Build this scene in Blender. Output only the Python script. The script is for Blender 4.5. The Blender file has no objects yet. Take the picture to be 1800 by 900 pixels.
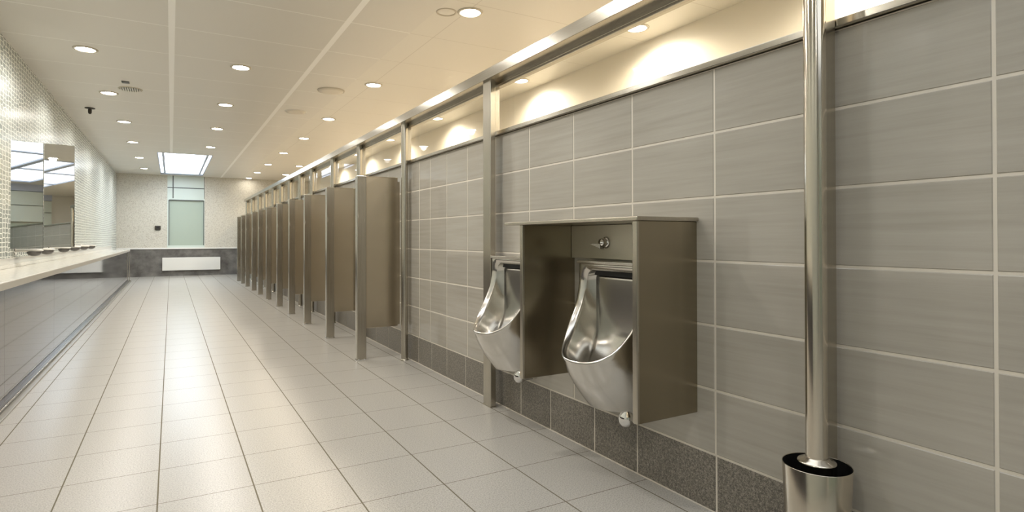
import bpy, bmesh, math, random
from mathutils import Vector, Matrix
PI = math.pi
random.seed(4)
SC = bpy.context.scene
COL = SC.collection

# ---------------------------------------------------------------- camera
YAW, PITCH, ROLL, FPX, CX, CY, CAMH = 0.5057, 0.0077, -0.0013, 1008.14, 859.0, 411.17, 1.10
cd = bpy.data.cameras.new('camera'); cam = bpy.data.objects.new('camera', cd); COL.objects.link(cam)
r = Vector((math.cos(YAW), -math.sin(YAW), 0)); f = Vector((math.sin(YAW), math.cos(YAW), 0)); u = Vector((0, 0, 1))
f2 = f * math.cos(PITCH) + u * math.sin(PITCH); u2 = u * math.cos(PITCH) - f * math.sin(PITCH)
r3 = r * math.cos(ROLL) + u2 * math.sin(ROLL); u3 = u2 * math.cos(ROLL) - r * math.sin(ROLL)
M = Matrix((r3, u3, -f2)).transposed().to_4x4(); M.translation = Vector((0, 0, CAMH)); cam.matrix_world = M
cd.sensor_width = 36; cd.lens = FPX / 1800 * 36
cd.shift_x = (900 - CX) / 1800; cd.shift_y = (CY - 450) / 1800
cd.clip_start = 0.05; cd.clip_end = 100
SC.camera = cam
# ---------------------------------------------------------------- world, exposure
W = bpy.data.worlds.new('world'); SC.world = W; W.use_nodes = True
W.node_tree.nodes['Background'].inputs[0].default_value = (0.8, 0.9, 1, 1)
W.node_tree.nodes['Background'].inputs[1].default_value = 0.3
SC.view_settings.view_transform = 'Standard'; SC.view_settings.look = 'None'
SC.view_settings.exposure = 1.12; SC.view_settings.gamma = 1; SC.view_settings.use_curve_mapping = False
SC.cycles.max_bounces = 10; SC.cycles.diffuse_bounces = 5; SC.cycles.glossy_bounces = 6
SC.cycles.transparent_max_bounces = 12; SC.cycles.sample_clamp_indirect = 6
SC.cycles.use_denoising = True
SKY_E = 4.0          # brightness of the day behind the skylight panes
LAMP_W = 30.0         # one downlight
WARM = (1.0, 0.86, 0.66); NEUT = (1.0, 0.96, 0.90)

# ---------------------------------------------------------------- node helpers
def mat(name, base=(.8, .8, .8), rough=.5, metal=0.0, spec=.5, emit=None, es=0):
    m = bpy.data.materials.new(name); m.use_nodes = True
    b = m.node_tree.nodes['Principled BSDF']
    b.inputs['Base Color'].default_value = (*base, 1); b.inputs['Roughness'].default_value = rough
    b.inputs['Metallic'].default_value = metal; b.inputs['Specular IOR Level'].default_value = spec
    if emit: b.inputs['Emission Color'].default_value = (*emit, 1); b.inputs['Emission Strength'].default_value = es
    return m
class NT:
    def __init__(s, m): s.t = m.node_tree; s.n = s.t.nodes; s.l = s.t.links; s.b = s.n['Principled BSDF']
    def new(s, typ, **k):
        n = s.n.new(typ)
        for a, v in k.items(): setattr(n, a, v)
        return n
    def link(s, a, b): s.l.new(a, b)
    def pos(s):
        g = s.new('ShaderNodeNewGeometry'); x = s.new('ShaderNodeSeparateXYZ'); s.link(g.outputs['Position'], x.inputs[0]); return g.outputs['Position'], x.outputs
    def math(s, op, a, b=None, c=None):
        n = s.new('ShaderNodeMath', operation=op)
        for i, v in enumerate((a, b, c)):
            if v is None: continue
            if isinstance(v, (int, float)): n.inputs[i].default_value = v
            else: s.link(v, n.inputs[i])
        return n.outputs[0]
    def line(s, c, off, pitch, hw):      # 1 on lines at off + k*pitch
        a = s.math('DIVIDE', s.math('SUBTRACT', c, off), pitch)
        fr = s.math('FRACT', s.math('ADD', a, 0.5))
        d = s.math('MULTIPLY', s.math('ABSOLUTE', s.math('SUBTRACT', fr, 0.5)), pitch)
        return s.math('LESS_THAN', d, hw)
    def noise(s, vec, scale, detail=3, stretch=None, rough=.5):
        n = s.new('ShaderNodeTexNoise'); n.inputs['Scale'].default_value = scale; n.inputs['Detail'].default_value = detail; n.inputs['Roughness'].default_value = rough
        if stretch:
            mp = s.new('ShaderNodeMapping'); mp.inputs['Scale'].default_value = stretch; s.link(vec, mp.inputs[0]); vec = mp.outputs[0]
        s.link(vec, n.inputs['Vector']); return n.outputs['Fac']
    def ramp(s, fac, stops):
        n = s.new('ShaderNodeValToRGB'); e = n.color_ramp.elements
        while len(e) < len(stops): e.new(0.5)
        for i, (p, c) in enumerate(stops): e[i].position = p; e[i].color = (*c, 1)
        s.link(fac, n.inputs[0]); return n.outputs[0]
    def mix(s, fac, a, b):
        n = s.new('ShaderNodeMix', data_type='RGBA')
        for i, v in ((0, fac), (6, a), (7, b)):
            if isinstance(v, tuple): n.inputs[i].default_value = (*v, 1)
            elif isinstance(v, (int, float)): n.inputs[i].default_value = v
            else: s.link(v, n.inputs[i])
        return n.outputs[2]
    def bump(s, h, strength, dist):
        n = s.new('ShaderNodeBump'); n.inputs['Strength'].default_value = strength; n.inputs['Distance'].default_value = dist
        s.link(h, n.inputs['Height']); s.link(n.outputs[0], s.b.inputs['Normal'])
def brushed(name, base, rough, stretch=(1, 1, .02), amp=.10, cv=.05):
    m = mat(name, base, rough, 1.0); t = NT(m); p, _ = t.pos()
    tc = t.new('ShaderNodeTexCoord').outputs['Object']
    s = t.noise(tc, 180, 2, stretch)
    c = t.ramp(s, [(.3, tuple(v * (1 - cv) for v in base)), (.7, tuple(min(1, v * (1 + cv)) for v in base))])
    t.link(c, t.b.inputs['Base Color'])
    big = t.noise(tc, 3, 3)
    rr = t.math('ADD', t.math('MULTIPLY', s, amp), t.math('ADD', t.math('MULTIPLY', big, amp * .8), rough - amp * .9))
    t.link(rr, t.b.inputs['Roughness'])
    return m

# ---------------------------------------------------------------- materials
X0, WX, Y0, WY = -0.7932, 0.37306, 3.5575, 0.40224
M_floor = mat('floor_granite', (.5, .47, .42), .3); t = NT(M_floor); p, xyz = t.pos()
fine = t.noise(p, 170, 2); med = t.noise(p, 38, 3); big = t.noise(p, 1.7, 2)
c = t.ramp(fine, [(.3, (.20, .187, .165)), (.48, (.385, .367, .335)), (.72, (.53, .51, .47))])
c = t.mix(t.math('MULTIPLY', med, .35), c, (.42, .395, .35))
# each tile has its own tone
fx = t.math('FLOOR', t.math('DIVIDE', t.math('SUBTRACT', xyz[0], X0), WX)); fy = t.math('FLOOR', t.math('DIVIDE', t.math('SUBTRACT', xyz[1], Y0), WY))
cb = t.new('ShaderNodeCombineXYZ'); t.link(fx, cb.inputs[0]); t.link(fy, cb.inputs[1])
wn = t.new('ShaderNodeTexWhiteNoise'); t.link(cb.outputs[0], wn.inputs['Vector'])
c = t.mix(t.math('MULTIPLY', wn.outputs['Value'], .22), c, (.36, .34, .31))
lx = t.line(xyz[0], X0, WX, .0030); ly = t.line(xyz[1], Y0, WY, .0018)
c = t.mix(lx, c, (.16, .14, .10)); c = t.mix(ly, c, (.15, .12, .09))
t.link(c, t.b.inputs['Base Color'])
g = t.math('MAXIMUM', lx, ly)
t.link(t.math('ADD', t.math('MULTIPLY', g, .4), .29), t.b.inputs['Roughness'])
t.link(t.math('SUBTRACT', .5, t.math('MULTIPLY', g, .45)), t.b.inputs['Specular IOR Level'])

M_ceil = mat('ceiling_panels', (.72, .69, .63), .55); t = NT(M_ceil); p, xyz = t.pos()
lw = t.line(xyz[0], 0.0, 1.335, .026)
thin = t.math('MAXIMUM', t.line(xyz[1], 0.60, .8615, .008), 0.0)
far = t.math('GREATER_THAN', xyz[0], 1.9)
c = t.mix(t.math('MULTIPLY', thin, .75), (.70, .67, .61), (.88, .86, .81))
dk = t.math('MAXIMUM', t.line(xyz[1], 0.60, .8615, .004), t.line(xyz[0], 2.13, 1.335, .004))
c2 = t.mix(t.math('MULTIPLY', dk, .6), (.73, .70, .63), (.50, .46, .39))  # right-hand ceiling: base lightened to paint in the brighter light there, dark joints
c = t.mix(t.math('MULTIPLY', lw, t.math('MULTIPLY', t.math('GREATER_THAN', xyz[0], -1.0), t.math('LESS_THAN', xyz[0], 1.9))), c, (.92, .90, .86))
c = t.mix(far, c, c2)
t.link(c, t.b.inputs['Base Color']); t.b.inputs['Roughness'].default_value = .42

M_mosaic = mat('mosaic', (.6, .6, .56), .2); t = NT(M_mosaic); p, xyz = t.pos()
cb = t.new('ShaderNodeCombineXYZ')
row = t.math('FLOOR', t.math('DIVIDE', xyz[2], .032))
t.link(t.math('DIVIDE', xyz[1], .105), cb.inputs[0]); t.link(t.math('DIVIDE', xyz[2], .045), cb.inputs[1])
v = t.new('ShaderNodeTexVoronoi', feature='DISTANCE_TO_EDGE', voronoi_dimensions='2D'); v.inputs['Scale'].default_value = 1; v.inputs['Randomness'].default_value = .38
t.link(cb.outputs[0], v.inputs['Vector'])
v2 = t.new('ShaderNodeTexVoronoi', feature='F1', voronoi_dimensions='2D'); v2.inputs['Scale'].default_value = 1; v2.inputs['Randomness'].default_value = .38
t.link(cb.outputs[0], v2.inputs['Vector'])
sp = t.new('ShaderNodeSeparateXYZ'); t.link(v2.outputs['Color'], sp.inputs[0])
cell = t.ramp(sp.outputs[0], [(0, (.27, .30, .28)), (1, (.41, .44, .41))])
edge = t.math('LESS_THAN', v.outputs['Distance'], .085)
t.link(t.mix(edge, cell, (.74, .76, .71)), t.b.inputs['Base Color'])
t.link(t.math('ADD', t.math('MULTIPLY', edge, .3), .22), t.b.inputs['Roughness'])
t.bump(t.math('MINIMUM', v.outputs['Distance'], .25), .25, .004)

M_pebble = mat('pebble_render', (.6, .56, .47), .6); t = NT(M_pebble); p, xyz = t.pos()
v = t.new('ShaderNodeTexVoronoi', feature='F1'); v.inputs['Scale'].default_value = 80; t.link(p, v.inputs['Vector'])
sp = t.new('ShaderNodeSeparateXYZ'); t.link(v.outputs['Color'], sp.inputs[0])
c = t.ramp(sp.outputs[0], [(0, (.30, .26, .20)), (.18, (.45, .41, .34)), (.36, (.56, .53, .45)), (1, (.63, .60, .52))])
n = t.noise(p, 30, 3); c = t.mix(t.math('MULTIPLY', n, .6), c, (.62, .58, .49))
t.link(c, t.b.inputs['Base Color']); t.bump(v.outputs['Distance'], .4, .01)

M_slate = mat('slate_band', (.12, .11, .10), .35); t = NT(M_slate); p, xyz = t.pos()
c = t.ramp(t.noise(p, 3.5, 7, rough=.65), [(.3, (.075, .068, .06)), (.5, (.14, .13, .118)), (.75, (.24, .225, .20))])
t.link(c, t.b.inputs['Base Color'])
M_cream = mat('cream_plaster', (.80, .74, .64), .65)
M_back = mat('rear_plaster', (.66, .64, .58), .7)
M_tile = mat('glazed_wall_tile', (.4, .38, .33), .16); t = NT(M_tile); p, xyz = t.pos()
s1 = t.noise(p, 48, 4, (1, .04, 1), .6); s2 = t.noise(p, 2.1, 3)
c = t.ramp(s1, [(.28, (.33, .302, .255)), (.5, (.37, .341, .292)), (.75, (.41, .38, .33))])
c = t.mix(t.math('MULTIPLY', s2, .5), c, (.335, .318, .28))
t.link(c, t.b.inputs['Base Color']); t.link(t.math('ADD', t.math('MULTIPLY', s2, .05), .045), t.b.inputs['Roughness'])
t.bump(s1, .05, .002)
M_base = mat('granite_base_tile', (.15, .14, .12), .4); t = NT(M_base); p, xyz = t.pos()
n = t.noise(p, 300, 2); n2 = t.noise(p, 90, 2)
c = t.ramp(t.math('ADD', t.math('MULTIPLY', n, .6), t.math('MULTIPLY', n2, .4)), [(.38, (.07, .064, .054)), (.5, (.165, .147, .12)), (.62, (.31, .28, .235))])
t.link(c, t.b.inputs['Base Color']); t.link(t.math('ADD', t.math('MULTIPLY', n2, .25), .25), t.b.inputs['Roughness'])
M_grout = mat('grout', (.60, .55, .47), .7)

M_steel = brushed('brushed_steel', (.50, .465, .40), .24)
M_steelH = brushed('brushed_steel_flat', (.52, .49, .43), .20, (.02, .02, 1), .06)
M_fin = brushed('brushed_steel_screen', (.60, .53, .42), .27, (.6, .6, .1), .0, .0); M_fin.node_tree.nodes['Principled BSDF'].inputs['Metallic'].default_value = 1.0
M_urin = brushed('satin_steel_urinal', (.62, .60, .56), .20, (1, 1, 1), .02, .0)
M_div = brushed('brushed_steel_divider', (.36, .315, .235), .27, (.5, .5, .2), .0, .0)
M_plate = brushed('satin_plate', (.60, .565, .48), .38, (1, 1, 1), .05, .02); M_plate.node_tree.nodes['Principled BSDF'].inputs['Metallic'].default_value = .8
M_polish = brushed('polished_steel', (.62, .57, .49), .16, (1, 1, .01), .03, .02)
M_chrome = mat('chrome', (.78, .77, .75), .06, 1.0)
M_dkchrome = mat('dark_chrome', (.30, .28, .25), .12, 1.0)
M_black = mat('black_inside', (.004, .004, .004), .5)
M_dark = mat('dark_plastic', (.035, .028, .02), .4)
M_mirror = mat('mirror_glass', (.86, .88, .87), .01, 1.0)
M_mirroredge = mat('mirror_edge', (.05, .05, .05), .3)
M_white = mat('white_enamel', (.74, .72, .67), .4)
M_ivory = mat('ivory_plastic', (.66, .61, .52), .5)
M_counter = mat('solid_surface', (.74, .72, .66), .14); t = NT(M_counter); p, xyz = t.pos()
t.link(t.ramp(t.noise(p, 60, 4), [(.35, (.66, .64, .58)), (.65, (.80, .78, .72))]), t.b.inputs['Base Color'])
M_edge = mat('counter_edge', (.42, .40, .35), .35)
M_splash = mat('splashback', (.62, .61, .56), .10)
M_panel = mat('dark_mirror_panel', (.135, .135, .15), .045, .85); 
M_plinth = mat('plinth_steel', (.13, .125, .12), .28, .6)
M_strip = mat('plinth_strip', (.30, .285, .25), .35, .5)
M_frost = mat('frosted_glass', (.40, .46, .385), .22, 0, .5)
M_panelgrey = mat('pale_panel', (.60, .66, .60), .35)
M_joint = mat('dark_joint', (.10, .105, .10), .5)
M_bluegrey = mat('skylight_frame', (.45, .50, .62), .4)
M_sky = mat('day_lit_pane', (.8, .85, .9), .3, emit=(.80, .90, 1.0), es=SKY_E)
M_sky2 = mat('day_lit_rear_pane', (.8, .85, .9), .3, emit=(.90, .95, 1.0), es=.8)
M_lens = mat('lamp_lens', (.9, .9, .9), .3, emit=(1.0, .95, .86), es=22)
M_ring = mat('lamp_ring', (.50, .45, .36), .35)
M_glass = bpy.data.materials.new('clear_pane'); M_glass.use_nodes = True
_t = M_glass.node_tree; _t.nodes.clear()
_o = _t.nodes.new('ShaderNodeOutputMaterial'); _m = _t.nodes.new('ShaderNodeMixShader'); _a = _t.nodes.new('ShaderNodeBsdfTransparent'); _g = _t.nodes.new('ShaderNodeBsdfGlossy'); _f = _t.nodes.new('ShaderNodeFresnel')
_a.inputs[0].default_value = (.97, .98, .97, 1); _g.inputs['Roughness'].default_value = .02; _f.inputs[0].default_value = 1.45
_gg = _t.nodes.new('ShaderNodeNewGeometry'); _mm = _t.nodes.new('ShaderNodeMath'); _mm.operation = 'SUBTRACT'; _mm.inputs[0].default_value = 1; _m2 = _t.nodes.new('ShaderNodeMath'); _m2.operation = 'MULTIPLY'
_t.links.new(_gg.outputs['Backfacing'], _mm.inputs[1]); _t.links.new(_mm.outputs[0], _m2.inputs[0]); _t.links.new(_f.outputs[0], _m2.inputs[1]); _t.links.new(_m2.outputs[0], _m.inputs[0]); _t.links.new(_a.outputs[0], _m.inputs[1]); _t.links.new(_g.outputs[0], _m.inputs[2]); _t.links.new(_m.outputs[0], _o.inputs[0])

# ---------------------------------------------------------------- geometry helpers
def box(bm, x0, x1, y0, y1, z0, z1, bev=0.0, mi=0, seg=2):
    vs = [bm.verts.new((x, y, z)) for x in (x0, x1) for y in (y0, y1) for z in (z0, z1)]
    fs = [bm.faces.new([vs[i] for i in q]) for q in ((0, 1, 3, 2), (4, 6, 7, 5), (0, 4, 5, 1), (2, 3, 7, 6), (0, 2, 6, 4), (1, 5, 7, 3))]
    for q in fs: q.material_index = mi
    if bev > 0:
        es = list({e for q in fs for e in q.edges})
        res = bmesh.ops.bevel(bm, geom=es, offset=bev, segments=seg, affect='EDGES', profile=.5)
        for q in res['faces']: q.material_index = mi
    return bm
def lathe(bm, prof, cx=0, cy=0, n=48, axis='z', mi=0, smooth=True, cap=False, cz=0):
    rings = []
    for (rad, h) in prof:
        ring = []
        for k in range(n):
            a = 2 * PI * k / n
            c, s = rad * math.cos(a), rad * math.sin(a)
            co = (cx + c, cy + s, cz + h) if axis == 'z' else ((cx + h, cy + c, cz + s) if axis == 'x' else (cx + c, cy + h, cz + s))
            ring.append(bm.verts.new(co))
        rings.append(ring)
    for a, b in zip(rings, rings[1:]):
        for k in range(n):
            q = bm.faces.new((a[k], a[(k + 1) % n], b[(k + 1) % n], b[k])); q.smooth = smooth; q.material_index = mi
    if cap:
        for ring in (rings[0], rings[-1]):
            q = bm.faces.new(ring); q.material_index = mi
    return bm
def obj(name, bm, mats, parent=None, norm=True):
    if norm: bmesh.ops.recalc_face_normals(bm, faces=bm.faces)
    me = bpy.data.meshes.new(name); bm.to_mesh(me); bm.free()
    for m in (mats if isinstance(mats, (list, tuple)) else [mats]): me.materials.append(m)
    o = bpy.data.objects.new(name, me); COL.objects.link(o)
    if parent is not None: o.parent = parent; 
    return o
def bx(name, m, dims, parent=None, bev=0.0): return obj(name, box(bmesh.new(), *dims, bev=bev), m, parent)
def tag(o, label, cat, group=None):
    o['label'] = label; o['category'] = cat
    if group: o['group'] = group
    return o
def thing(name, label, cat, loc=(0, 0, 0), group=None, rz=0):
    o = bpy.data.objects.new(name, None); COL.objects.link(o); o.location = loc; o.rotation_euler = (0, 0, rz)
    o.empty_display_size = .1
    return tag(o, label, cat, group)
def struct(o): o['kind'] = 'structure'; return o
def copy_thing(o, loc, label):
    r = o.copy(); COL.objects.link(r); r.location = loc; r['label'] = label
    for ch in list(o.children):
        c = ch.copy(); COL.objects.link(c); c.parent = r
        for g_ in list(ch.children):
            d = g_.copy(); COL.objects.link(d); d.parent = c
    return r
ORD = ['nearest', 'second', 'third', 'fourth', 'fifth', 'sixth', 'seventh', 'eighth', 'ninth', 'tenth', 'eleventh', 'twelfth', 'thirteenth']

# ================================================================ THE SETTING
XL, XR, XW, YE, YB, ZC = -1.36, 3.95, 1.917, 19.35, -4.6, 2.97
struct(bx('floor', M_floor, (XL - .1, XR + .1, YB - .1, YE + .1, -.1, 0)))
SK1 = (-.26, .81, 14.3, 19.12); SK2 = (.1, 2.35, -4.0, 2.9)
bm = bmesh.new()
for (a, b, c_, d) in ((XL - .1, XR + .1, SK1[3], YE + .1), (XL - .1, SK1[0], SK1[2], SK1[3]), (SK1[1], XR + .1, SK1[2], SK1[3]),
                     (XL - .1, XR + .1, SK2[3], SK1[2]), (XL - .1, SK2[0], SK2[2], SK2[3]), (SK2[1], XR + .1, SK2[2], SK2[3]), (XL - .1, XR + .1, YB - .1, SK2[2])):
    box(bm, a, b, c_, d, ZC, ZC + .2)
struct(obj('ceiling', bm, M_ceil))
struct(bx('wall_left', M_mosaic, (XL - .1, XL, YB - .1, YE + .1, 0, ZC)))
struct(bx('wall_right', M_cream, (XR, XR + .1, YB - .1, YE + .1, 0, ZC)))
struct(bx('wall_rear', M_back, (XL, XR, YB - .1, YB, 0, ZC)))
WA, WB = -.10, .885          # window column in the end wall
bm = bmesh.new()
box(bm, XL, WA, YE, YE + .15, .80, ZC); box(bm, WB, XR, YE, YE + .15, .80, ZC)
w = struct(obj('wall_far', bm, M_pebble))
bm = bmesh.new(); box(bm, XL, XR, YE - .02, YE + .15, 0, .80)
struct(obj('wall_far_band', bm, M_slate))
struct(bx('trim_1', M_white, (XL, XW + .06, YE - .045, YE, .795, .835), bev=.004))
# window column
wd = bpy.data.objects.new('window_1', None); COL.objects.link(wd); struct(wd)
bx('pane', M_frost, (WA + .05, WB - .012, YE + .05, YE + .07, .90, 2.25), wd)
bm = bmesh.new()
for d_ in ((WA, WA + .05, YE + .0, YE + .12, .835, 2.25), (WB - .012, WB, YE + .01, YE + .12, .835, 2.25), (WA, WB, YE - .03, YE + .12, .835, .90), (WA, WB, YE, YE + .12, 2.25, 2.30)): box(bm, *d_)
obj('window_frame', bm, M_panelgrey, wd)
bm = bmesh.new(); box(bm, WA + .03, WA + .05, YE - .004, YE + .06, .90, 2.25); box(bm, WB - .03, WB - .012, YE - .004, YE + .06, .90, 2.25); box(bm, WA + .05, WB - .03, YE - .002, YE + .05, 2.235, 2.26)
obj('window_seal', bm, M_joint, wd)
bm = bmesh.new()
for (a, b, c_, d) in ((WA, .035, 2.30, 2.60), (.06, WB - .012, 2.30, 2.60), (WA, .035, 2.625, ZC), (.06, WB - .012, 2.625, ZC)):
    box(bm, a, b, YE + .01, YE + .05, c_, d, .003)
obj('upper_panel', bm, M_panelgrey, wd)
bx('panel_joint', M_joint, (WA, WB, YE + .03, YE + .10, 2.30, ZC), wd)
# skylights (frame and day-lit panes)
def skylight(name, s, nb):
    x0, x1, y0, y1 = s
    o = bpy.data.objects.new(name, None); COL.objects.link(o); struct(o)
    bm = bmesh.new(); fw = .055
    xs = [x0, x0 + .075, x1 - .115, x1] if nb else [x0, x0 + .5 * (x1 - x0), x1]
    box(bm, x0 - .01, x0 + .008, y0, y1, ZC - .004, ZC + .16); box(bm, x1 - .008, x1 + .01, y0, y1, ZC - .004, ZC + .16)
    box(bm, x0, x1, y0 - .01, y0 + .02, ZC - .004, ZC + .16); box(bm, x0, x1, y1 - (.45 if nb else .1), y1 + .01, ZC - .004, ZC + .16)
    for xm in xs[1:-1]: box(bm, xm, xm + (.05 if nb else .12), y0, y1, ZC + .0, ZC + .14)
    if not nb:
        for k in range(2): yy = y0 + (k + 1) * (y1 - y0) / 3; box(bm, x0, x1, yy, yy + .12, ZC + .01, ZC + .12)
    obj('window_frame', bm, M_bluegrey, o)
    for a, b in zip(xs, xs[1:]):
        bx('pane', M_sky if nb else M_sky2, (a + .02, b, y0 + .02, y1 - .03, ZC + .03, ZC + .05), o)
    return o
skylight('window_2', SK1, True); skylight('window_3', SK2, False)
# rear wall with a tall frosted window, seen only in the wing mirrors
rw = bpy.data.objects.new('window_4', None); COL.objects.link(rw); struct(rw)
bx('pane', M_frost, (-.6, 3.3, YB, YB + .03, 0.1, 1.95), rw)
bx('upper_panel', M_panelgrey, (-.6, 3.3, YB, YB + .10, 1.98, 2.40), rw)
bx('upper_panel', M_panelgrey, (-.6, 3.3, YB, YB + .10, 2.42, 2.78), rw)
bx('window_frame', M_bluegrey, (-.6, 3.3, YB, YB + .14, 2.79, ZC), rw)

# ---- tiled partition wall on the right: every tile is modelled
gz = [.229, .488, .747, 1.006, 1.265, 1.524, 1.783]
gy = [.68, 1.13, 1.577, 2.048, 2.50, 2.94, 3.36, 3.78, 4.14, 4.47, 4.71]
while gy[-1] < YE - .4: gy.append(gy[-1] + .42)
gy = [-4.2 + .4685 * k for k in range(11)][:-1] + gy
gy = sorted(v for v in gy)
by = [.68, 1.13, 1.574, 2.02, 2.33, 2.72, 3.04, 3.43, 3.81, 4.14, 4.44, 4.73]
while by[-1] < YE - .4: by.append(by[-1] + .40)
by = [-4.2 + .4685 * k for k in range(10)] + by
bm = bmesh.new(); G = .0046; TH = .006
box(bm, XW - .0038, XW + .10, YB, YE, 0, 1.783, mi=2)
def tiles(bm, ys, zs, mi, bev):
    for a, b in zip(ys, ys[1:]):
        if b - a < .02: continue
        for c_, d in zip(zs, zs[1:]):
            y0, y1, z0, z1 = a + G, b - G, c_ + G, d - G
            # face slab with softened arris
            q = [(XW - 0, y0, z0), (XW, y1, z0), (XW, y1, z1), (XW, y0, z1)]
            i = bev
            p_ = [(XW - TH + .002, y0, z0), (XW - TH + .002, y1, z0), (XW - TH + .002, y1, z1), (XW - TH + .002, y0, z1)]
            r_ = [(XW - TH, y0 + i, z0 + i), (XW - TH, y1 - i, z0 + i), (XW - TH, y1 - i, z1 - i), (XW - TH, y0 + i, z1 - i)]
            Q = [bm.verts.new((x + .006, y, z)) for x, y, z in q]; P_ = [bm.verts.new(v_) for v_ in p_]; R_ = [bm.verts.new(v_) for v_ in r_]
            for A, B in ((Q, P_), (P_, R_)):
                for k in range(4):
                    fc = bm.faces.new((A[k], A[(k + 1) % 4], B[(k + 1) % 4], B[k])); fc.material_index = mi
            fc = bm.faces.new(R_); fc.material_index = mi
gz2 = gz[:]
tiles(bm, gy, gz2, 0, .0022)
tiles(bm, by, [-.004, .229], 1, .0015)
struct(obj('wall_partition', bm, [M_tile, M_base, M_grout]))
struct(bx('trim_2', M_steelH, (XW - .028, XW + .12, YB, YE, 1.786, 1.812), bev=.003))
struct(bx('trim_3', M_grout, (XW - .012, XW - .004, YB, YE, -.002, .003), bev=.001))

# ================================================================ STEEL FRAME OVER THE PARTITION
PY = [1.62, 3.3, 4.92, 6.342, 7.543, 8.818, 9.711, 10.688, 11.611, 12.539, 13.703, 14.768, 16.079, 17.3]
frame = thing('partition_frame', 'long brushed steel overhead frame on posts running along the tiled wall', 'metal frame')
bm = bmesh.new(); BY0, BY1 = .95, 17.45
# folded channel: face, underside, groove
box(bm, 1.795, 1.800, BY0, BY1, 2.137, 2.204, .0015); box(bm, 1.797, 1.893, BY0, BY1, 2.137, 2.142); box(bm, 1.797, 1.935, BY0, BY1, 2.199, 2.204)
box(bm, 1.893, 1.935, BY0, BY1, 2.104, 2.200, .002); box(bm, 1.880, 1.8935, BY0, BY1, 2.112, 2.1375, .001)
obj('header_rail', bm, M_steelH, frame)
bx('seal_strip', M_dark, (1.8855, 1.8925, BY0, BY1, 2.128, 2.1372), frame)
for k, y in enumerate(PY):
    bm = bmesh.new()
    if k == 1:
        box(bm, 1.815, 1.855, y - .045, y + .055, 0, 2.138, .004); box(bm, 1.812, 1.858, y - .05, y + .06, 0, .006)
    elif k > 1:
        lathe(bm, [(.031, .0), (.031, 2.138)], 1.852, y, 32); box(bm, 1.838, 1.886, y + .008, y + .03, 0, 2.138, .003)
        lathe(bm, [(.038, 0), (.038, .006), (.031, .012)], 1.852, y, 32)
    else: continue
    obj('post', bm, M_steel, frame)
for k, y in enumerate([1.09] + PY):
    if k == 1: continue
    bx('mullion', M_steel, (1.893, 1.930, y + .03, y + .055, 1.812, 2.105), frame, .002)
ys = [1.09] + PY[1:]
for a, b in zip(ys, ys[1:]):
    bx('glass_pane', M_glass, (1.908, 1.914, a + .05, b + .035, 1.812, 2.106), frame)

# ================================================================ PRIVACY SCREENS (fins)
def make_screen():
    o = thing('privacy_screen', '', 'partition', (0, 0, 0), 'steel privacy screens along the wall')
    bm = bmesh.new(); box(bm, 1.585, 1.888, -.012, .012, .285, 1.665, .003); box(bm, 1.884, 1.910, -.010, .010, .3, 1.63, .002)
    # rolled top edge
    box(bm, 1.583, 1.888, -.015, .015, 1.660, 1.668, .003)
    obj('screen_panel', bm, M_fin, o)
    bm = bmesh.new(); box(bm, 1.497, 1.585, -.030, .030, 0.004, 1.668, .006)
    obj('front_post', bm, M_steel, o)
    bm = bmesh.new(); box(bm, 1.492, 1.590, -.035, .035, 0, .008, .002)
    for px in (1.515, 1.565): lathe(bm, [(.007, .008), (.007, .014), (.001, .016)], px, -.031, 10)
    obj('foot_plate', bm, M_chrome, o)
    return o
# one screen for every cubicle line, spaced as the feet stand on the tiles
FY = [5.11, 6.417, 7.618, 8.714, 9.786, 10.988, 12.064, 13.058, 14.218, 15.192, 16.154]
proto = make_screen()
for k, y in enumerate(FY):
    lab = 'brushed steel privacy screen with front post, %s' % (['nearest to the camera, lit pale gold', 'second in the row from the camera'] + [ORD[i] + ' in the row from the camera' for i in range(2, 10)] + ['the farthest, near the end wall'])[k]
    if k == 0: proto.location = (-.036, y, 0); proto['label'] = lab
    else: copy_thing(proto, (0, y, 0), lab)

# ================================================================ URINALS
def catmull(P, n):
    out = []
    Q = [P[0]] + P + [P[-1]]
    for i in range(1, len(Q) - 2):
        for k in range(n):
            s = k / n
            out.append(tuple(.5 * ((2 * b) + (-a + c_) * s + (2 * a - 5 * b + 4 * c_ - d) * s * s + (-a + 3 * b - 3 * c_ + d) * s ** 3) for a, b, c_, d in zip(Q[i - 1], Q[i], Q[i + 1], Q[i + 2])))
    out.append(P[-1]); return out
XC, AA, HW = 1.876, .300, .250
def zrim(x):
    T = [(1.576, .546), (1.60, .553), (1.65, .585), (1.70, .636), (1.73, .680), (1.75, .715), (1.775, .765), (1.80, .83), (1.82, .90)]
    for (a, za), (b, zb) in zip(T, T[1:]):
        if x <= b: return za + (zb - za) * (x - a) / (b - a)
    return T[-1][1]
def rim_half():
    # from the lip centre (y=0) to the top corner: (y, x, z)
    pts = []
    for k in range(0, 6):
        a = k / 5 * math.radians(62); y = HW * math.sin(a); x = XC - AA * math.cos(a); pts.append((y, x, zrim(x)))
    pts += [(.2315, 1.768, .742), (.2375, 1.794, .795), (.2405, 1.809, .855)]
    return pts
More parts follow.
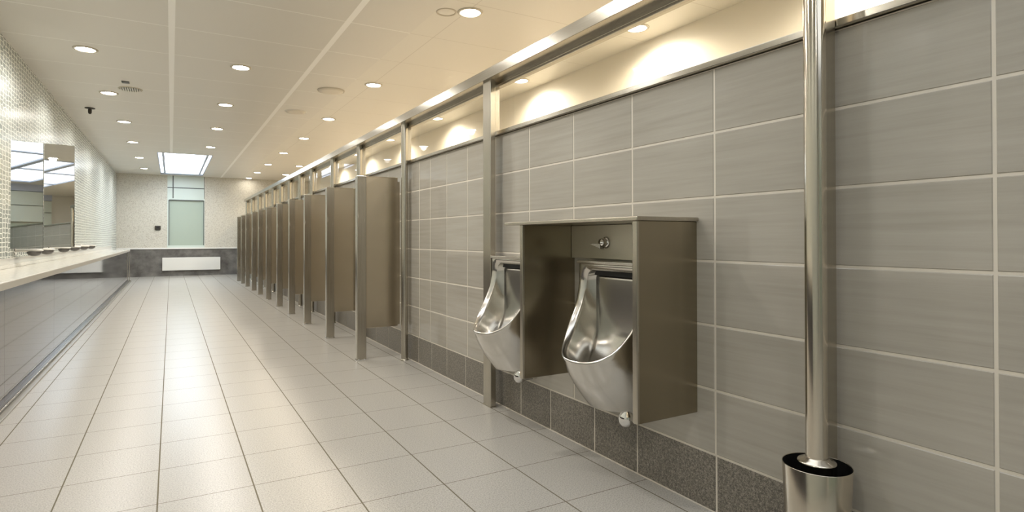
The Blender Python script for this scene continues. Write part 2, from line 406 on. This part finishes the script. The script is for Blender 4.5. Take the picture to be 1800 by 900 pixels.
def make_urinal():
    o = thing('urinal', '', 'urinal', (0, 0, 0), 'steel wall urinals')
    H = catmull(rim_half(), 7)           # lip centre -> up the side, stops at z ~ .87
    n1 = len(H)
    side = [(.2405, 1.812, z) for z in (.882, .897, .912, .927, .942, .956, .968)]
    topo = [(.2405, 1.814, .978)] + [(.2405 * (1 - k / 8), 1.814, .978) for k in range(1, 9)]
    OUT = H + side + topo                      # outer edge of the rolled rim
    # inner edge: offset of the rim, then a rounded corner into the top
    ns, nt = len(side), len(topo)
    IN = []
    for (y, x, z) in H:
        dy, dx = y / HW ** 2, (x - XC) / AA ** 2
        L = math.hypot(dy, dx); dy, dx = dy / L, dx / L
        e = min(1, max(0, (z - .66) / .12))
        dy, dx = dy + (1 - dy) * e, dx * (1 - e)
        w_ = .034 + .010 * e
        IN.append((y - dy * w_, x - dx * w_ + .004, z - .006 + .004 * e))
    yi = IN[-1][0]; R_ = .055; zt = .945
    corner = [(yi - R_ + R_ * math.cos(a), 1.818, zt - R_ + R_ * math.sin(a)) for a in [PI / 2 * k / (ns + 1) for k in range(ns + 2)]]
    IN += corner[:ns + 1]
    rest = nt - 1
    IN += [(corner[-1][0] * (1 - k / rest), 1.818, zt) for k in range(rest)][:nt - 1] if False else []
    while len(IN) < len(OUT):
        k = len(IN) - (n1 + ns + 1); m_ = nt - 1
        IN.append((corner[-1][0] * (1 - (k + 0) / (m_ - 1)), 1.818, zt))
    # back targets of the outer skin
    T = []
    ilow = max(i for i, q in enumerate(H) if q[0] < .20)
    for i, (y, x, z) in enumerate(OUT):
        if i <= ilow:
            a = (i / ilow) * PI / 2; T.append((.165 * math.sin(a), 1.908 - .195 * math.cos(a), .318))
        elif i < n1 and z < .80:
            s_ = (z - OUT[ilow][2]) / (.80 - OUT[ilow][2]); T.append((.165 + .075 * s_, 1.908, .318 + (.80 - .318) * s_ ** .8))
        elif i < n1 + ns: T.append((.2405, 1.908, z))
        else: T.append((y, 1.908, .978))
    # inner targets on the backplate
    B = []
    for i, (y, x, z) in enumerate(IN):
        f_ = i / (n1 - 1)
        if i < n1:
            ph = PI / 2 * max(0, 1 - f_ / .72)
            bx_, bz_ = 1.655 + .207 * math.cos(ph), .66 - .195 * math.sin(ph)
            if f_ > .72: bz_ = .66 + (z - .66) * (f_ - .72) / .28
            B.append((.165 * math.sin(PI / 2 * min(1, f_ / .55)), bx_, bz_))
        else: B.append((min(.165, y * .165 / yi), 1.862, z))
    def mir(P): return [(-y, x, z) for y, x, z in reversed(P[1:])] + P
    def lerp(P, Q, s_, bulge=0.0, pw=1.0):
        out = []
        for (a, b) in zip(P, Q):
            out.append((a[0] + (b[0] - a[0]) * s_ ** pw, a[1] + (b[1] - a[1]) * s_, a[2] + (b[2] - a[2]) * s_))
        return out
    rows = []
    for k in range(12, 0, -1):
        q = []
        for i, (a, b) in enumerate(zip(OUT, T)):
            s_ = k / 12; bl = math.sin(PI * s_) * (.018 if i <= ilow else .018 * max(0, 1 - (i - ilow) / 10))
            nx = -math.cos(min(1, i / ilow) * PI / 2); ny = math.sin(min(1, i / ilow) * PI / 2)
            q.append((a[0] + (b[0] - a[0]) * s_ + ny * bl, a[1] + (b[1] - a[1]) * s_ + nx * bl, a[2] + (b[2] - a[2]) * s_))
        rows.append(q)
    def rimrow(w_, rise):
        q = []
        for i, (a, b) in enumerate(zip(OUT, IN)):
            up = 1.0 if a[2] < .60 else max(0, 1 - (a[2] - .60) / .14)
            q.append((a[0] + (b[0] - a[0]) * w_, a[1] + (b[1] - a[1]) * w_ - rise * (1 - up), a[2] + (b[2] - a[2]) * w_ + rise * up))
        return q
    for w_, rise in ((0, -.008), (.02, -.001), (.12, .0045), (.35, .007), (.65, .0065), (.88, .003), (1.0, -.003)): rows.append(rimrow(w_, rise))
    for k in range(1, 11):
        s_ = k / 10
        q = []
        for i, (a, b) in enumerate(zip(IN, B)):
            q.append((a[0] + (b[0] - a[0]) * s_ ** 1.2, a[1] + (b[1] - a[1]) * s_, a[2] - .003 + (b[2] - a[2] + .003) * s_ ** .8))
        rows.append(q)
    bm = bmesh.new()
    V = [[bm.verts.new((x, y, z)) for (y, x, z) in mir(row)] for row in rows]
    n = len(V[0])
    for a, b in zip(V, V[1:]):
        for i in range(n - 1):
            q = bm.faces.new((a[i], a[i + 1], b[i + 1], b[i])); q.smooth = True
        bm.faces.new((a[n - 1], a[0], b[0], b[n - 1])).smooth = True
    bmesh.ops.remove_doubles(bm, verts=bm.verts, dist=.00005)
    shell = obj('bowl', bm, M_urin, o)
    bm = bmesh.new(); box(bm, 1.800, 1.912, -.244, .244, .974, .990, .005, seg=3)
    obj('top_ledge', bm, M_urin, o)
    bm = bmesh.new(); ring = [bm.verts.new((1.908 - .195 * math.cos(a), .165 * math.sin(a), .319)) for a in [PI * (k / 24 - .5) for k in range(25)]]
    bm.faces.new(ring); obj('underside', bm, M_urin, o)
    # curved backplate, with a flushing slot above it
    bm = bmesh.new(); rows2 = []
    prof = B[:n1] + [(.165, 1.862, z) for z in (.885, .90, .914)]
    for (yb, xb, zb) in prof: rows2.append([bm.verts.new((xb, yb * (-1 + 2 * j / 12), zb)) for j in range(13)])
    for a, b in zip(rows2, rows2[1:]):
        for j in range(12): q = bm.faces.new((a[j], a[j + 1], b[j + 1], b[j])); q.smooth = True
    bmesh.ops.remove_doubles(bm, verts=bm.verts, dist=.00005)
    sm = obj('backplate', bm, M_urin, o); md = sm.modifiers.new('s', 'SOLIDIFY'); md.thickness = .003; md.offset = 0
    bx('back_shell', M_urin, (1.880, 1.908, -.16, .16, .36, .96), o)
    bm = bmesh.new(); box(bm, 1.850, 1.872, -.168, .168, .916, .946, .002)
    obj('flush_slot', bm, M_black, o)
    # drain outlet under the bowl
    bm = bmesh.new()
    lathe(bm, [(.020, .050), (.024, .034), (.033, .022), (.036, .006), (.034, -.012), (.026, -.026), (.012, -.033), (.001, -.034)], 1.80, -.115, 28, cz=.282)
    lathe(bm, [(.020, -.0), (.020, .11)], 1.805, -.115, 20, axis='x', cz=.278); bm2 = bm
    obj('drain_trap', bm2, M_chrome, o)
    return o
ur = make_urinal(); ur.location = (0, 2.085, 0); ur['label'] = 'stainless steel urinal under the flush valve panel, nearer the camera'
copy_thing(ur, (0, 2.99, 0), 'stainless steel urinal beyond the middle divider, beside the square post')
def divider(y, label):
    o = thing('urinal_divider', label, 'divider', (0, y, 0), 'steel dividers beside the urinals')
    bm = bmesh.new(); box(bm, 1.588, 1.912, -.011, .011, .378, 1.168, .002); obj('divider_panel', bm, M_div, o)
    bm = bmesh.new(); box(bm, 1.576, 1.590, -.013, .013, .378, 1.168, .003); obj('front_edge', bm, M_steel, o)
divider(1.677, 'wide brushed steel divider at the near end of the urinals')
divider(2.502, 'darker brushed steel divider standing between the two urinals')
tag(bx('shelf_cap', M_steel, (1.568, 1.912, 1.655, 2.66, 1.1685, 1.1855), bev=.004), 'thin steel shelf capping both urinal dividers', 'shelf')
pn = thing('flush_panel', 'square steel panel with a chrome flush valve above the near urinal', 'wall panel')
bm = bmesh.new(); box(bm, 1.888, 1.911, 1.690, 2.489, .996, 1.166, .002); obj('panel', bm, M_plate, pn)
fl = bpy.data.objects.new('flush_valve', None); COL.objects.link(fl); fl.parent = pn
bm = bmesh.new(); lathe(bm, [(.001, -.010), (.024, -.009), (.030, -.002), (.030, .004)], 1.884, 2.205, 32, axis='x', cz=1.078)
lathe(bm, [(.001, -.036), (.017, -.034), (.021, -.026), (.021, -.006)], 1.884, 2.205, 28, axis='x', cz=1.078)
obj('rosette', bm, M_chrome, fl)
bm = bmesh.new()
a = Vector((1.862, 2.205, 1.070)); tip = Vector((1.838, 2.268, 1.072)); 
ring0 = [a + Vector((dx, 0, dz)) for dx, dz in ((-.014, -.024), (.012, -.026), (.012, .006), (-.014, .004))]
ring1 = [a + (tip - a) * .5 + Vector((dx, 0, dz)) for dx, dz in ((-.010, -.012), (.008, -.012), (.008, .004), (-.010, .003))]
ring2 = [tip + Vector((dx, 0, dz)) for dx, dz in ((-.003, -.002), (.003, -.002), (.003, .001), (-.003, .001))]
rs = [[bm.verts.new(v_) for v_ in ring] for ring in (ring0, ring1, ring2)]
for A, B in zip(rs, rs[1:]):
    for k in range(4): bm.faces.new((A[k], A[(k + 1) % 4], B[(k + 1) % 4], B[k]))
bm.faces.new(rs[0]); bm.faces.new(rs[-1])
lv = obj('lever', bm, M_dkchrome, fl); mdv = lv.modifiers.new('b', 'BEVEL'); mdv.width = .002; mdv.segments = 2

# ================================================================ POLE AND BIN
PX, PYY = 1.788, 1.089
po = thing('steel_pole', 'tall round brushed steel pole standing in the steel bin', 'pole', (PX, PYY, 0))
bm = bmesh.new(); lathe(bm, [(.032, .398), (.032, 2.136)], 0, 0, 64)
obj('tube', bm, M_polish, po)
bm = bmesh.new(); lathe(bm, [(.0318, .408), (.035, .407), (.040, .401), (.053, .397), (.0555, .394), (.0555, .390), (.050, .386), (.03, .386)], 0, 0, 64)
obj('collar', bm, M_polish, po)
bm = bmesh.new(); lathe(bm, [(.0465, .388), (.0465, .0)], 0, 0, 64)
obj('sleeve', bm, M_polish, po)
bx('back_channel', M_steel, (.030, .096, -.010, .040, 0, 2.10), po, .002)
bi = thing('steel_bin', 'open tapered brushed steel bin around the foot of the pole', 'bin', (PX, PYY, 0))
bm = bmesh.new(); lathe(bm, [(.082, .004), (.0990, .384), (.0983, .3855), (.0970, .384)], 0, 0, 96)
obj('outer_shell', bm, M_polish, bi)
bm = bmesh.new(); lathe(bm, [(.0969, .382), (.079, .004)], 0, 0, 96)
obj('lining', bm, M_black, bi)
bm = bmesh.new(); lathe(bm, [(.048, .001), (.081, .001), (.081, .006), (.048, .006)], 0, 0, 64); obj('base_ring', bm, M_black, bi)

# ================================================================ WASHBASIN COUNTER
ct = thing('washbasin_counter', 'long pale washbasin counter with dark reflective front along the mosaic wall', 'counter')
CF, CT, CE = -.930, .824, 17.55
bx('countertop', M_counter, (XL, CF - .004, 1.2, CE, CT - .030, CT), ct, .003)
bx('front_edge', M_edge, (CF - .030, CF, 1.2, CE, CT - .052, CT - .004), ct, .003)
bx('underside_rail', M_dark, (CF - .10, CF - .03, 1.2, CE - .1, CT - .075, CT - .052), ct)
pyl = [1.2 + .0 + 1.82 * k for k in range(10)]
for k, (a, b) in enumerate(zip(pyl, pyl[1:])):
    b = min(b, 17.2)
    bx('front_panel', M_panel, (-.968, -.955, a + .0015, b - .0015, .030, CT - .052), ct)
bx('plinth', M_plinth, (XL, -.925, 1.2, 17.3, 0, .030), ct, .004)
bx('floor_strip', M_strip, (-.925, -.885, 1.2, 17.3, 0, .012), ct, .003)
bx('plinth_lip', M_steel, (-.927, -.921, 1.2, 17.3, .0301, .036), ct, .001)
sb = thing('splashback', 'low glossy upstand between the counter and the mosaic wall', 'splashback')
bx('panel', M_splash, (XL + .001, XL + .022, 1.2, CE, CT + .001, .92), sb, .002)
bx('ledge', M_counter, (XL + .0222, XL + .032, 1.2, CE, CT + .001, .86), sb, .002)
bm = bmesh.new()
for dx in (0, .045): box(bm, -.985 + dx, -.970 + dx, 17.33, 17.36, .03, CT - .052, .002)
box(bm, -1.0, -.90, 17.31, 17.38, 0, .03, .003); box(bm, XL, -.99, 17.335, 17.355, .02, CT - .05)
obj('end_leg', bm, M_polish, ct)
# taps
def make_tap():
    o = thing('tap', '', 'tap', (0, 0, 0), 'wall mounted taps over the counter')
    bm = bmesh.new(); lathe(bm, [(.001, .014), (.030, .013), (.033, .006), (.033, 0)], 0, 0, 28, axis='x'); obj('wall_flange', bm, M_chrome, o)
    bm = bmesh.new(); prev = None; S = [(0.0, .026, .016), (.06, .036, .016), (.12, .058, .015), (.17, .074, .013), (.205, .068, .011), (.225, .034, .006)]
    rings = []
    for x, w_, h_ in S: rings.append([bm.verts.new((x, w_ * math.cos(a), .006 + h_ * math.sin(a))) for a in [2 * PI * k / 20 for k in range(20)]])
    for A, B in zip(rings, rings[1:]):
        for k in range(20): q = bm.faces.new((A[k], A[(k + 1) % 20], B[(k + 1) % 20], B[k])); q.smooth = True
    bm.faces.new(rings[-1])
    obj('spout', bm, M_white, o)
    bm = bmesh.new(); lathe(bm, [(.062, .0), (.060, -.022), (.046, -.042), (.02, -.052), (.001, -.052)], .155, 0, 28); obj('outlet', bm, M_plinth, o)
    return o
tp = make_tap()
TY = [7.27, 7.95, 9.10, 10.05, 11.05, 11.95]
TL = ['nearest tap over the counter, white top with a broad dark outlet', 'second tap from the camera, just in front of the gap between the mirrors', 'third tap from the camera, beneath the farther mirror', 'fourth tap from the camera, right of the farther mirror', 'fifth tap from the camera, small and pale over the counter', 'farthest tap on the mosaic wall, past all the others']
for k, y in enumerate(TY):
    loc = (XL, y, .978)
    if k == 0: tp.location = loc; tp['label'] = TL[0]
    else: copy_thing(tp, loc, TL[k])
# wing mirrors
def mirror(y, w_, z0, z1, label):
    o = thing('wing_mirror', label, 'mirror', (XL, y, 0), 'tall wing mirrors on the mosaic wall')
    o.rotation_euler = (math.radians(-1.0), 0, math.radians(13.7))
    bx('mirror_glass', M_mirror, (0.004, w_, -.002, .004, z0, z1), o)
    bx('mirror_back', M_mirroredge, (0.004, w_ + .004, .0045, .022, z0, z1), o, .001)
mirror(7.07, .255, 1.004, 2.055, 'tall narrow mirror standing out from the mosaic wall, nearer one')
mirror(8.72, .311, 1.0, 2.27, 'tall narrow mirror standing out from the mosaic wall, farther one')

# ================================================================ END WALL ITEMS
rd = thing('radiator', 'long white flat radiator panel low on the end wall', 'radiator', (.545, YE - .024, 0))
bx('radiator_panel', M_white, (-.77, .77, -.07, -.03, .165, .545), rd, .006)
bx('bracket', M_dark, (-.6, .6, -.03, 0, .2, .5), rd)
sw = thing('switch_box', 'small black control box on the pebbled end wall', 'switch', (-.342, YE, 1.423))
bx('cover', M_dark, (-.075, .075, -.05, 0, -.055, .055), sw, .006)
bx('rocker', M_black, (-.035, .035, -.056, -.05, -.02, .02), sw, .002)
bx('shadow_plate', M_joint, (-.06, .06, -.01, 0, -.08, -.055), sw)

# ================================================================ DOWNLIGHTS
def make_light(kind, colr, watt):
    o = thing('downlight', '', 'ceiling light', (0, 0, ZC), 'recessed ceiling downlights')
    bm = bmesh.new(); lathe(bm, [(.082, .0), (.084, -.010), (.098, -.011), (.106, -.006), (.108, 0)], 0, 0, 40); obj('trim_ring', bm, M_ring, o)
    bm = bmesh.new(); lathe(bm, [(.083, 0), (.083, -.005), (.05, -.010), (.001, -.011)], 0, 0, 40); obj('lens', bm, M_lens, o)
    return o
def spot(parent, colr, watt, size):
    ld = bpy.data.lights.new('bulb', 'SPOT'); ld.energy = watt; ld.color = colr; ld.spot_size = math.radians(size); ld.spot_blend = .6; ld.shadow_soft_size = .06
    lo = bpy.data.objects.new('bulb', ld); COL.objects.link(lo); lo.parent = parent; lo.location = (0, 0, -.03)
lp = make_light(0, NEUT, LAMP_W)
ROWS = [
 ('in the row along the mosaic wall', [(-.743, 6.85), (-.704, 8.77), (-.66, 10.8), (-.65, 13.0), (-.645, 15.4), (-.63, 17.7), (-.70, 4.7), (-.70, 2.6), (-.70, .5), (-.7, -1.6)], NEUT, .75, 168),
 ('in the row over the middle of the floor', [(.66, 6.77), (.66, 8.77), (.68, 10.74), (.70, 12.97), (.66, 4.6), (.66, 3.2)], NEUT, 1.0, 168),
 ('in the row just behind the steel frame', [(2.16, 4.21), (2.15, 6.77), (2.15, 9.04), (2.16, 11.0), (2.14, 13.1), (2.13, 15.3), (2.12, 17.3), (2.09, 19.05), (2.6, 2.1), (2.6, 0.0)], WARM, 1.0, 168),
 ('in the row beside the cream wall', [(3.62, 3.81), (3.62, 5.75), (3.62, 8.19), (3.62, 10.4), (3.62, 12.6), (3.62, 14.9), (3.62, 1.9), (3.62, 0.0)], WARM, 1.3, 168),
 ('in the pair low over the far partition', [(2.89, 15.3), (2.92, 17.5)], WARM, .7, 168)]
first = True
for name, pts, colr, k_, sz in ROWS:
    order = sorted(range(len(pts)), key=lambda i: pts[i][1])
    vis = [i for i in order if i < {0: 6, 1: 4, 2: 8, 3: 6, 4: 2}[[r_[0] for r_ in ROWS].index(name)]]
    for i, (x, y) in enumerate(pts):
        lab = ('downlight %s, %s in view' % (name, ORD[vis.index(i)])) if i in vis else 'downlight %s, behind the camera' % name
        if first: o = lp; o.location = (x, y, ZC); o['label'] = lab; first = False
        else: o = copy_thing(lp, (x, y, ZC), lab)
        o['group'] = 'downlights ' + name
        for ch in [c_ for c_ in o.children if c_.type == 'LIGHT']: bpy.data.objects.remove(ch)
        if abs(x) < 5: pend = (o, colr, LAMP_W * k_ * (.03 if y > 18.5 else 1), sz)
        globals().setdefault('PEND', []).append(pend)
for a_ in PEND: spot(*a_)

# ceiling fittings
def disc(name, label, cat, x, y, rad, m, m2):
    o = thing(name, label, cat, (x, y, ZC))
    bm = bmesh.new(); lathe(bm, [(rad * .93, 0), (rad * .94, -.012), (rad, -.012), (rad * 1.03, 0)], 0, 0, 48); obj('rim', bm, m2, o)
    bm = bmesh.new(); lathe(bm, [(rad * .92, 0), (rad * .90, -.016), (rad * .6, -.019), (.001, -.019)], 0, 0, 48); obj('disc', bm, m, o)
    return o
disc('air_vent', 'large round ceiling valve beside the long ceiling joint', 'vent', 1.763, 7.29, .165, M_ivory, M_ring)
disc('air_vent', 'faint smaller round ceiling valve behind the larger one', 'vent', 1.60, 8.74, .15, M_ivory, M_ceil)
o = thing('louvred_vent', 'round louvred silver vent beside the second left downlight', 'vent', (-.449, 8.42, ZC))
bm = bmesh.new(); lathe(bm, [(.115, 0), (.118, -.008), (.130, -.008), (.132, 0)], 0, 0, 40); obj('rim', bm, M_ring, o)
bm = bmesh.new()
for k in range(-4, 5):
    hh = math.sqrt(max(0, .112 ** 2 - (k * .025) ** 2)); box(bm, k * .025 - .006, k * .025 + .006, -hh, hh, -.016, -.001)
obj('slats', bm, M_white, o)
bm = bmesh.new(); lathe(bm, [(.113, -.001), (.001, -.001)], 0, 0, 32); obj('backing', bm, M_joint, o)
bx0 = thing('ceiling_sensor', 'tiny flat grey sensor on the ceiling by the louvred vent', 'sensor', (-.48, 8.06, ZC)); bx('cover', M_joint, (-.04, .04, -.04, .04, -.012, 0), bx0, .004)
o = thing('sprinkler', 'black ceiling sprinkler head near the mosaic wall', 'sprinkler', (-1.02, 9.92, ZC))
bm = bmesh.new(); lathe(bm, [(.065, 0), (.062, -.008), (.02, -.014)], 0, 0, 28); obj('flange', bm, M_dark, o)
bm = bmesh.new(); lathe(bm, [(.020, -.012), (.024, -.03), (.022, -.07), (.012, -.085), (.001, -.085)], 0, 0, 20); obj('head', bm, M_dark, o)
o = thing('gimbal_plate', 'pale round blanking plate beside the largest downlight', 'ceiling plate', (1.985, 4.30, ZC))
bm = bmesh.new(); lathe(bm, [(.070, 0), (.072, -.006), (.084, -.006), (.086, 0)], 0, 0, 32); obj('rim', bm, M_ring, o)
bm = bmesh.new(); lathe(bm, [(.069, 0), (.06, -.004), (.001, -.005)], 0, 0, 32); obj('disc', bm, M_ceil, o)
